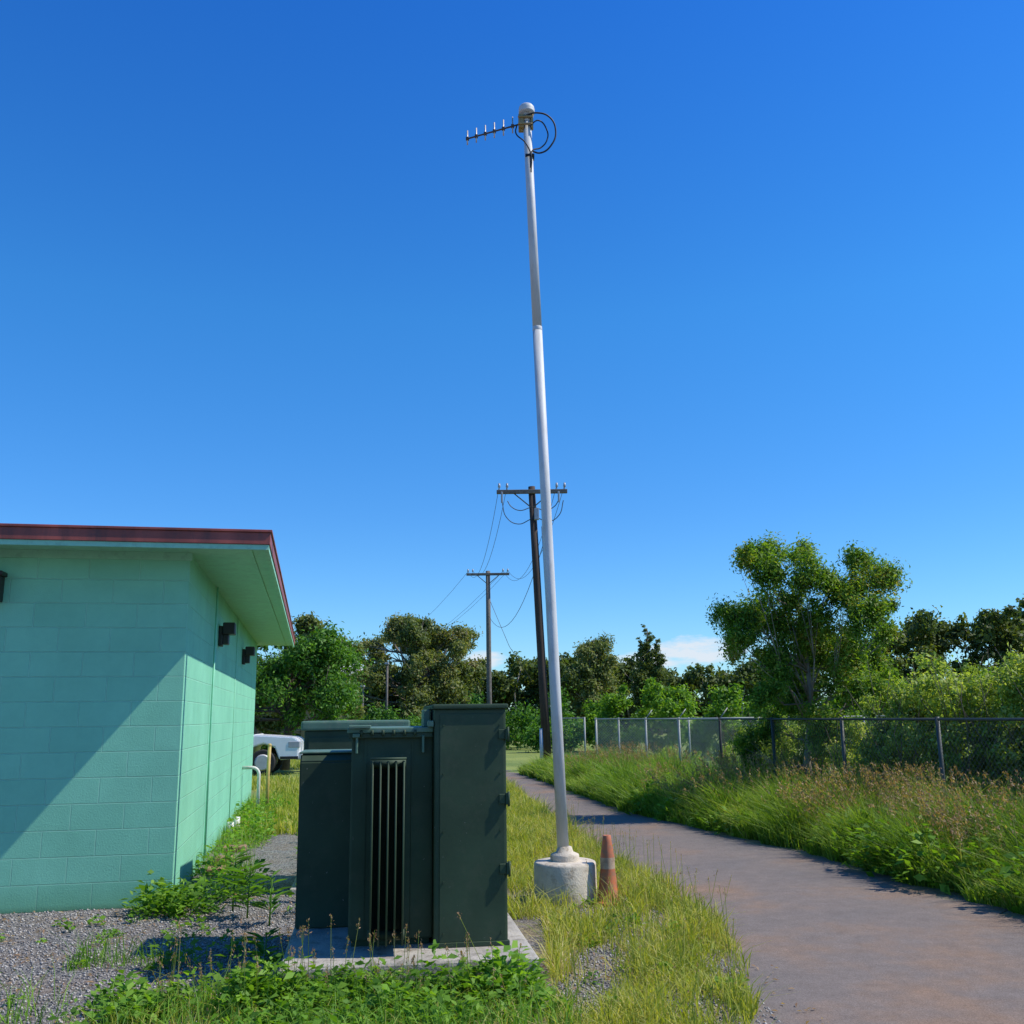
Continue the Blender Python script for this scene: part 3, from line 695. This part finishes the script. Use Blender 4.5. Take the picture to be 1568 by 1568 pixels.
for px, d, top, wd in [(880, 46, 1085, 22), (905, 44, 1068, 26), (930, 42, 1052, 28), (960, 41, 1042, 30), (990, 40, 1030, 32), (1020, 40, 1038, 30), (1050, 38, 1060, 28), (1085, 36, 1042, 32), (1110, 36, 1036, 30), (1140, 35, 1062, 30), (1165, 33, 1065, 26), (1200, 32, 1055, 34), (1250, 32, 1050, 34), (1300, 32, 1040, 34), (1350, 31, 1030, 34), (1400, 30, 1028, 34), (1450, 30, 1020, 36), (1500, 30, 1012, 36), (1560, 29, 1000, 36), (1620, 29, 995, 36)]:
    x = (px-788)/1500*d*1.02; h = 1.55+(1092-top)/1500*d; r = wd/1500*d
    z = h-r
    while z > .2:
        items.append((x+rng.uniform(-.4, .4), d+rng.uniform(-1, 1), z, r*rng.uniform(.7, 1.1), .9)); z -= r*1.0
mass('roadside_shrubs', items, 80000, .14, m_lf_bright, k=7, f=.5)
items = []
for x in np.arange(-13, 3.2, .9):
    h = 2.0+rng.uniform(-.5, .6); d = 50+rng.uniform(-2, 2)
    items += [(x*1.0, d, h-.7, .9, .9), (x+.4, d-.6, .6, .9, .9)]
for x in np.arange(.8, 3.4, .6): items.append((x*1.2, 44, rng.uniform(.6, 1.1), .7, .9))
mass('hedge', items, 30000, .17, m_lf_deep)
items = []
for px, d, top, r in [(1290, 15.9, 1066, .36), (1320, 15.7, 1040, .4), (1350, 15.2, 1022, .42), (1390, 14.8, 1008, .45), (1430, 14.6, 1002, .45), (1470, 14.3, 1000, .48), (1510, 14.1, 996, .48), (1550, 13.8, 990, .48), (1600, 13.4, 990, .5), (1250, 16.8, 1088, .38), (1210, 17.4, 1098, .38), (1160, 18.7, 1100, .38), (1130, 19.7, 1098, .4), (1085, 21.5, 1108, .4), (960, 27, 1112, .4), (985, 26, 1108, .4), (1660, 12.9, 990, .5), (1720, 12.3, 990, .5)]:
    d *= FS; r *= FS
    for jj in range(2):
        x = (px-788)/1500*d*1.02+.18+jj*.55; z = 1.55+(1092-top+22*math.sin(px*.05))/1500*d-r-jj*.12
        while z > .1:
            items.append((x+rng.uniform(-.2, .25), d+rng.uniform(-.2, .6), z, r*rng.uniform(.75, 1.15), .9)); z -= r*.9
E_bank = mass('shrub_bank', items, 150000, .056, m_lf_pale, None, k=8, f=.42)
tw = []
for it in items:
    for _ in range(4):
        s = np.array([it[0]+rng.uniform(-.2, .2), it[1]-.25, max(.02, it[2]-it[3]*1.4)]); e = s+np.array([rng.uniform(-.5, .5), rng.uniform(-.2, .2), rng.uniform(.5, 1.0)])
        tw.append(([s, (s+e)/2+rng.normal(size=3)*.05, e], [.006, .0045, .0025]))
tubes_obj('twigs', tw, m_bark, E_bank, 4)

# ------------------------------------------------------------------ grass
m_gy = leaf_mat('grass_yellowgreen', [(.15, .20, .03), (.30, .36, .045), (.46, .44, .09), (.56, .46, .22)], 1.2, .38)
m_gt = leaf_mat('grass_tall', [(.05, .10, .013), (.13, .235, .025), (.25, .38, .04), (.42, .40, .14)], .9, .38, wclump=.6)
m_seed = leaf_mat('seed_heads', [(.22, .12, .075), (.37, .23, .14), (.50, .37, .24)], 1.5, .38)
m_weed = leaf_mat('weed_leaves', [(.06, .14, .015), (.14, .29, .03), (.27, .45, .05)], 2.0, .4)
def fnoise(x, y, s=1., seed=0):
    r = np.random.default_rng(seed); v = 0
    for i in range(6):
        a = r.uniform(0, 6.28, 2); k = s*r.uniform(.6, 3.0)
        v = v+np.sin(x*k*math.cos(a[0])+y*k*math.sin(a[0])+a[1])
    return v/5
n = 120000
y = 4.2+(25-4.2)*rng.uniform(0, 1, n)**1.7
rl = roadL(y); x0 = np.where(y < 6.3, .15, np.where(y < 8, .2, np.interp(y, [8, 12, 25], [-.6, -1.2, -3.])))
edge = .07+.10*fnoise(y*0, y, 6., 77)
x = x0+(rl+edge-x0)*rng.uniform(0, 1, n)
keep = (fnoise(x, y, 3.6, 3)+.9*np.clip((y-8.)/4, 0, 1)+.35*(rl-x < .3)+rng.normal(size=n)*.3 > .14)
keep &= ((x-.42)**2+(y-8.9)**2 > .28**2)
keep &= ~((x > -1.5) & (x < .2) & (y < 8.1))
x, y = x[keep], y[keep]
h = (.03+.17*rng.uniform(0, 1, len(x))**2.4)*(1+.6*fnoise(x, y, 2.7, 9))*np.interp(y, [4, 8, 12], [.9, 1.05, 1.3])
blades('verge_grass', np.stack([x, y], 1), np.abs(h)+.012, .0045+.0004*y, m_gy, .9)
def stalks(name, xy, h, mat, nb=14, hl=.13, lw=.012, wind=(-.05, 0)):
    n = len(xy)
    E = empty(name)
    la = rng.uniform(0, 6.28, n); lm = np.abs(rng.normal(size=n))*.2*h
    top = np.stack([xy[:, 0]+np.cos(la)*lm+wind[0]*h, xy[:, 1]+np.sin(la)*lm, h], 1)
    base = np.stack([xy[:, 0], xy[:, 1], np.zeros(n)], 1)
    ax = norm(top-base)
    wv = np.stack([np.full(n, .0018+lw*.05), np.zeros(n), np.zeros(n)], 1)
    st = np.stack([base-wv, base+wv, top+wv*.5, top-wv*.5], 1).reshape(-1, 3)
    quads_obj('stems', st, n, m_gy, E)
    t = rng.uniform(0, 1, (n, nb)); hh = hl*rng.uniform(.5, 1.3, (n, 1))
    cen = top[:, None]-ax[:, None]*(t*hh)[..., None]+rng.normal(size=(n, nb, 3))*(.13*hl*(t+.25))[..., None]
    cen = cen.reshape(-1, 3); m = len(cen)
    ln = rng.uniform(.5, 1.2, m)*hl*.22
    quads_obj('heads', leaves_V(cen, rng.normal(size=(m, 3)), np.repeat(ax, nb, 0)+rng.normal(size=(m, 3))*.45, ln, ln*.34), m, mat, E)
n = 230
y = rng.uniform(5, 14, n); x = np.minimum(roadL(y)-.03, rng.uniform(.3, 1.5, n)*1.); ok = x > .15
stalks('seeding_grass', np.stack([x, y], 1)[ok], rng.uniform(.15, .5, ok.sum()), m_seed, 10, .07, .008)
n = 160000
y = 6.2+(28-6.2)*rng.uniform(0, 1, n)**1.35
rr = roadR(y); fx = np.interp(y, [q[1] for q in FP], [q[0] for q in FP])+.8
edge = .12*fnoise(y*0, y, 5., 78)
x = rr+edge+(fx-rr)*rng.uniform(0, 1, n)**1.1
d = x-rr
cln = fnoise(x, y, 2.2, 21)+.6*fnoise(x, y, 7., 22)
hf = np.interp(d, [-.2, .08, .4, 1.2, 4], [.08, .32, .54, .68, .76])*np.interp(y, [7, 10, 16, 28], [.85, 1, .95, .8])
h = hf*rng.uniform(.3, 1.1, n)*(1+.5*cln)
kp = cln+rng.normal(size=n)*.4 > -.75
blades('tall_grass', np.stack([x, y], 1)[kp], (np.abs(h)+.03)[kp], (.006+.0006*y)[kp], m_gt, .65, wind=(-.18, 0))
n = 5200
y = 7.2+(25-7.2)*rng.uniform(0, 1, n)**1.3; rr = roadR(y); fx = np.interp(y, [q[1] for q in FP], [q[0] for q in FP])
x = rr+.3+(fx+.2-rr-.3)*rng.uniform(0, 1, n)
k = fnoise(x, y, 1.6, 33)+rng.normal(size=n)*.2 > .22
x, y, rr = x[k], y[k], rr[k]
stalks('reddish_grass', np.stack([x, y], 1), rng.uniform(.5, .98, len(x))*np.interp(x-rr, [.3, 1.3], [.7, 1.0]), m_seed, 15, .18, .022, (-.18, 0))
n = 40000
y = 14+(48-14)*rng.uniform(0, 1, n)**1.3; x = rng.uniform(-9, 1, n)*y/28
k = (x < roadL(y)-.05) & (x > -2.95-.2*(y-8.86)*1.0-.0+.1)
k |= (y > 22) & (x < roadL(y)-.1)
k &= ~((y > 27) & (y < 31.5) & (x < -5.8) & (x > -12))
blades('field_grass', np.stack([x, y], 1)[k], rng.uniform(.06, .24, k.sum()), .02+.0*y[k], m_gy, .5)
def weeds(name, centers, mat, lsize=.05, leaves_per=26, hgt=.16, rad=.11):
    V = []
    for (cx, cy, s) in centers:
        m = int(leaves_per*rng.uniform(.6, 1.4)*s)
        a = rng.uniform(0, 6.28, m); q = rng.uniform(0, 1, m)**.6*rad*s; z = hgt*s*rng.uniform(.1, 1, m)*(1-.5*q/(rad*s))
        cen = np.stack([cx+np.cos(a)*q, cy+np.sin(a)*q, z], 1)
        tan = np.stack([np.cos(a), np.sin(a), rng.uniform(-.3, .8, m)], 1)
        nrm = np.stack([-np.cos(a)*.3, -np.sin(a)*.3, np.ones(m)], 1)+rng.normal(size=(m, 3))*.45
        ln = lsize*rng.uniform(.5, 1.45, m)*(.7+.3*s)
        V.append(leaves_V(cen, nrm, tan, ln, ln*rng.uniform(.4, .7, m), .1))
    V = np.concatenate(V); return quads_obj(name, V, len(V)//4, mat)
cs = []
for _ in range(460):
    x = rng.uniform(-2.1, .15); yy = rng.uniform(4.6, 6.02+.12*x)
    if fnoise(x, yy, 3., 5) > -.25+.4*max(0, -x-1.5): cs.append((x, yy, rng.uniform(.4, 1.25)*(1+.35*fnoise(x, yy, 5, 6))))
for _ in range(70):
    x = rng.uniform(-1.5, .05); cs.append((x, 6.05+.14*x-rng.uniform(.0, .2), rng.uniform(.9, 2.1)))
for _ in range(110):
    x = rng.uniform(-2.3, -1.4); yy = rng.uniform(5.2, 7.1)
    if fnoise(x, yy, 3., 5) > -.1: cs.append((x, yy, rng.uniform(.5, 1.6)))
for _ in range(26): cs.append((rng.uniform(-3.1, -2.55), rng.uniform(8.3, 8.8), rng.uniform(.9, 2.2)))
for _ in range(50):
    t = rng.uniform(0, 9); o = rng.uniform(.1, .6); cs.append((-2.95-.198*t+.98*o, 8.86+.98*t+.198*o, rng.uniform(1., 2.3)))
for _ in range(46):
    t = rng.uniform(-.8, 9); o = rng.uniform(1.1, 1.7); cs.append((-2.95-.198*t+.98*o, 8.86+.98*t+.198*o, rng.uniform(.8, 2.0)))
for _ in range(44): cs.append((rng.uniform(-4.4, -2.0), rng.uniform(5.4, 8.2), rng.uniform(.25, .7)))
for _ in range(40): cs.append((rng.uniform(.2, 1.3), rng.uniform(5., 9.), rng.uniform(.3, .8)))
weeds('broadleaf_weeds', cs, m_weed, lsize=.048, leaves_per=34)
cs = []
for _ in range(420):
    yy = 7+17*rng.uniform()**1.4; rr0 = float(roadR(yy)); xx = rr0+rng.uniform(.05, 2.2)
    if fnoise(xx, yy, 1.5, 41) > -.05: cs.append((xx, yy, rng.uniform(1.5, 3.8)))
weeds('verge_weeds', cs, m_lf_bright, lsize=.055, leaves_per=40)
n = 26000
x = rng.uniform(-2.9, .3, n); y = rng.uniform(4.3, 7.0, n)
k = (y < 6.03+.12*x) & (fnoise(x, y, 2.6, 5)+rng.normal(size=n)*.3 > -.1+.5*np.clip(-x-1.3, 0, 2)) 
k |= (x < -1.5) & (fnoise(x, y, 3., 5)+rng.normal(size=n)*.25 > .6)
k &= rng.uniform(0, 1, n) < .7
blades('weed_grass', np.stack([x, y], 1)[k], .03+.26*rng.uniform(0, 1, k.sum())**2, .006, m_weed, .9)
n = 6000
x = rng.uniform(-2.2, .3, n); y = rng.uniform(4.5, 5.98, n)
blades('dry_grass', np.stack([x, y], 1), .02+.16*rng.uniform(0, 1, n)**2, .005, m_gy, 1.1)
n = 14000
t = rng.uniform(0, 11, n); o = rng.uniform(.02, 2.6, n)
x = -2.95-.198*t+.98*o; y = 8.86+.98*t+.198*o
k = (fnoise(x, y, 1.7, 8)+rng.normal(size=n)*.15+np.clip((t-5)*.2, 0, 1)-.9*((o > .6) & (o < 1.1)) > .0)
k &= ~((x > -2.05) & (y > 9.2) & (y < 10.5))
blades('path_grass', np.stack([x, y], 1)[k], rng.uniform(.04, .3, k.sum()), .007, m_gt, .6)
n = 90
x = rng.uniform(-2.0, .0, n); y = rng.uniform(5.6, 5.99, n)
stalks('seeding_weeds', np.stack([x, y], 1), rng.uniform(.15, .46, n), m_seed, 16, .08, .008)
def rosette(loc, n, ln, h):
    E = empty('spiky_weed', loc)
    a = rng.uniform(0, 6.28, n); z = rng.uniform(.25, 1., n)*h
    tan = np.stack([np.cos(a), np.sin(a), rng.uniform(.1, .7, n)], 1)
    l = ln*rng.uniform(.7, 1.1, n)
    cen = np.stack([np.zeros(n), np.zeros(n), z], 1)+norm(tan)*l[:, None]*.5
    nr = np.stack([-np.cos(a)*.4, -np.sin(a)*.4, np.ones(n)], 1)
    quads_obj('leaves', leaves_V(cen, nr, tan, l, l*.16, .12), n, m_lf_deep if h > .3 else m_weed, E)
    tubes_obj('stem', [([(0, 0, 0), (.01, 0, h)], [.008, .004])], m_lf_deep, E, 6)
rosette((-1.52, 6.3, 0), 34, .17, .28); rosette((-2.15, 8.3, 0), 44, .22, .36); rosette((-1.9, 8.0, 0), 30, .2, .34); rosette((-2.35, 8.6, 0), 34, .2, .42)

# ------------------------------------------------------------------ pebbles + litter
n = 26000
y = 4.6+rng.uniform(0, 1, n)**1.3*5.2; x = rng.uniform(-4.6, -1.0, n)
n2 = 7500; x = np.concatenate([x, rng.uniform(.15, 1.35, n2)]); y = np.concatenate([y, rng.uniform(5.0, 8.6, n2)]); n += n2
kk = ~((x > -1.6) & (x < .2) & (y > 5.9) & (y < 8)); kk &= ~((y > 8.75) & (x < -2.9)); x, y = x[kk], y[kk]; n = len(x)
s = rng.uniform(.004, .012, n)
oct_ = np.array([(1, 0, 0), (0, 1, 0), (-1, 0, 0), (0, -1, 0), (0, 0, .75), (0, 0, -.75)], float)
V = oct_[None]*s[:, None, None]*rng.uniform(.6, 1.3, (n, 6, 1)); th = rng.uniform(0, 6.28, n)
X = V[..., 0]*np.cos(th)[:, None]-V[..., 1]*np.sin(th)[:, None]; Y = V[..., 0]*np.sin(th)[:, None]+V[..., 1]*np.cos(th)[:, None]
V = np.stack([X+x[:, None], Y+y[:, None], V[..., 2]+s[:, None]*.4], -1).reshape(-1, 3)
tri = np.array([0, 1, 4, 1, 2, 4, 2, 3, 4, 3, 0, 4, 1, 0, 5, 2, 1, 5, 3, 2, 5, 0, 3, 5])
loops = (np.arange(n)[:, None]*6+tri[None]).ravel(); st = np.arange(n*8)*3
m_peb, nt, out = new_mat('gravel_stones')
g = nt.nodes.new('ShaderNodeNewGeometry')
r = ramp(nt, g.outputs['Random Per Island'], [(0, (.14, .13, .125)), (.6, (.29, .275, .26)), (1, (.52, .48, .42))])
p = N(nt, 'ShaderNodeBsdfPrincipled'); p.inputs['Roughness'].default_value = .9; L(nt, r.outputs[0], p.inputs['Base Color']); L(nt, p.outputs[0], out.inputs[0])
mesh_arrays('gravel', V, loops, st, m_peb)
n = 2600
x = rng.uniform(-4.2, 1.6, n); y = rng.uniform(5., 9.6, n)
kk = ~((x > -1.6) & (x < .15) & (y > 5.9) & (y < 8)) & ~((y > 8.7) & (x < -2.8)) & ~((x-.42)**2+(y-8.9)**2 < .3**2)
x, y = x[kk], y[kk]; n = len(x)
cen = np.stack([x, y, np.full(n, .016)], 1); a = rng.uniform(0, 6.28, n)
ln = rng.uniform(.015, .045, n)
quads_obj('leaf_litter', leaves_V(cen, np.array([[0, 0, 1.]])+rng.normal(size=(n, 3))*.25, np.stack([np.cos(a), np.sin(a), a*0], 1), ln, ln*.35), n, m_seed)
print('done')
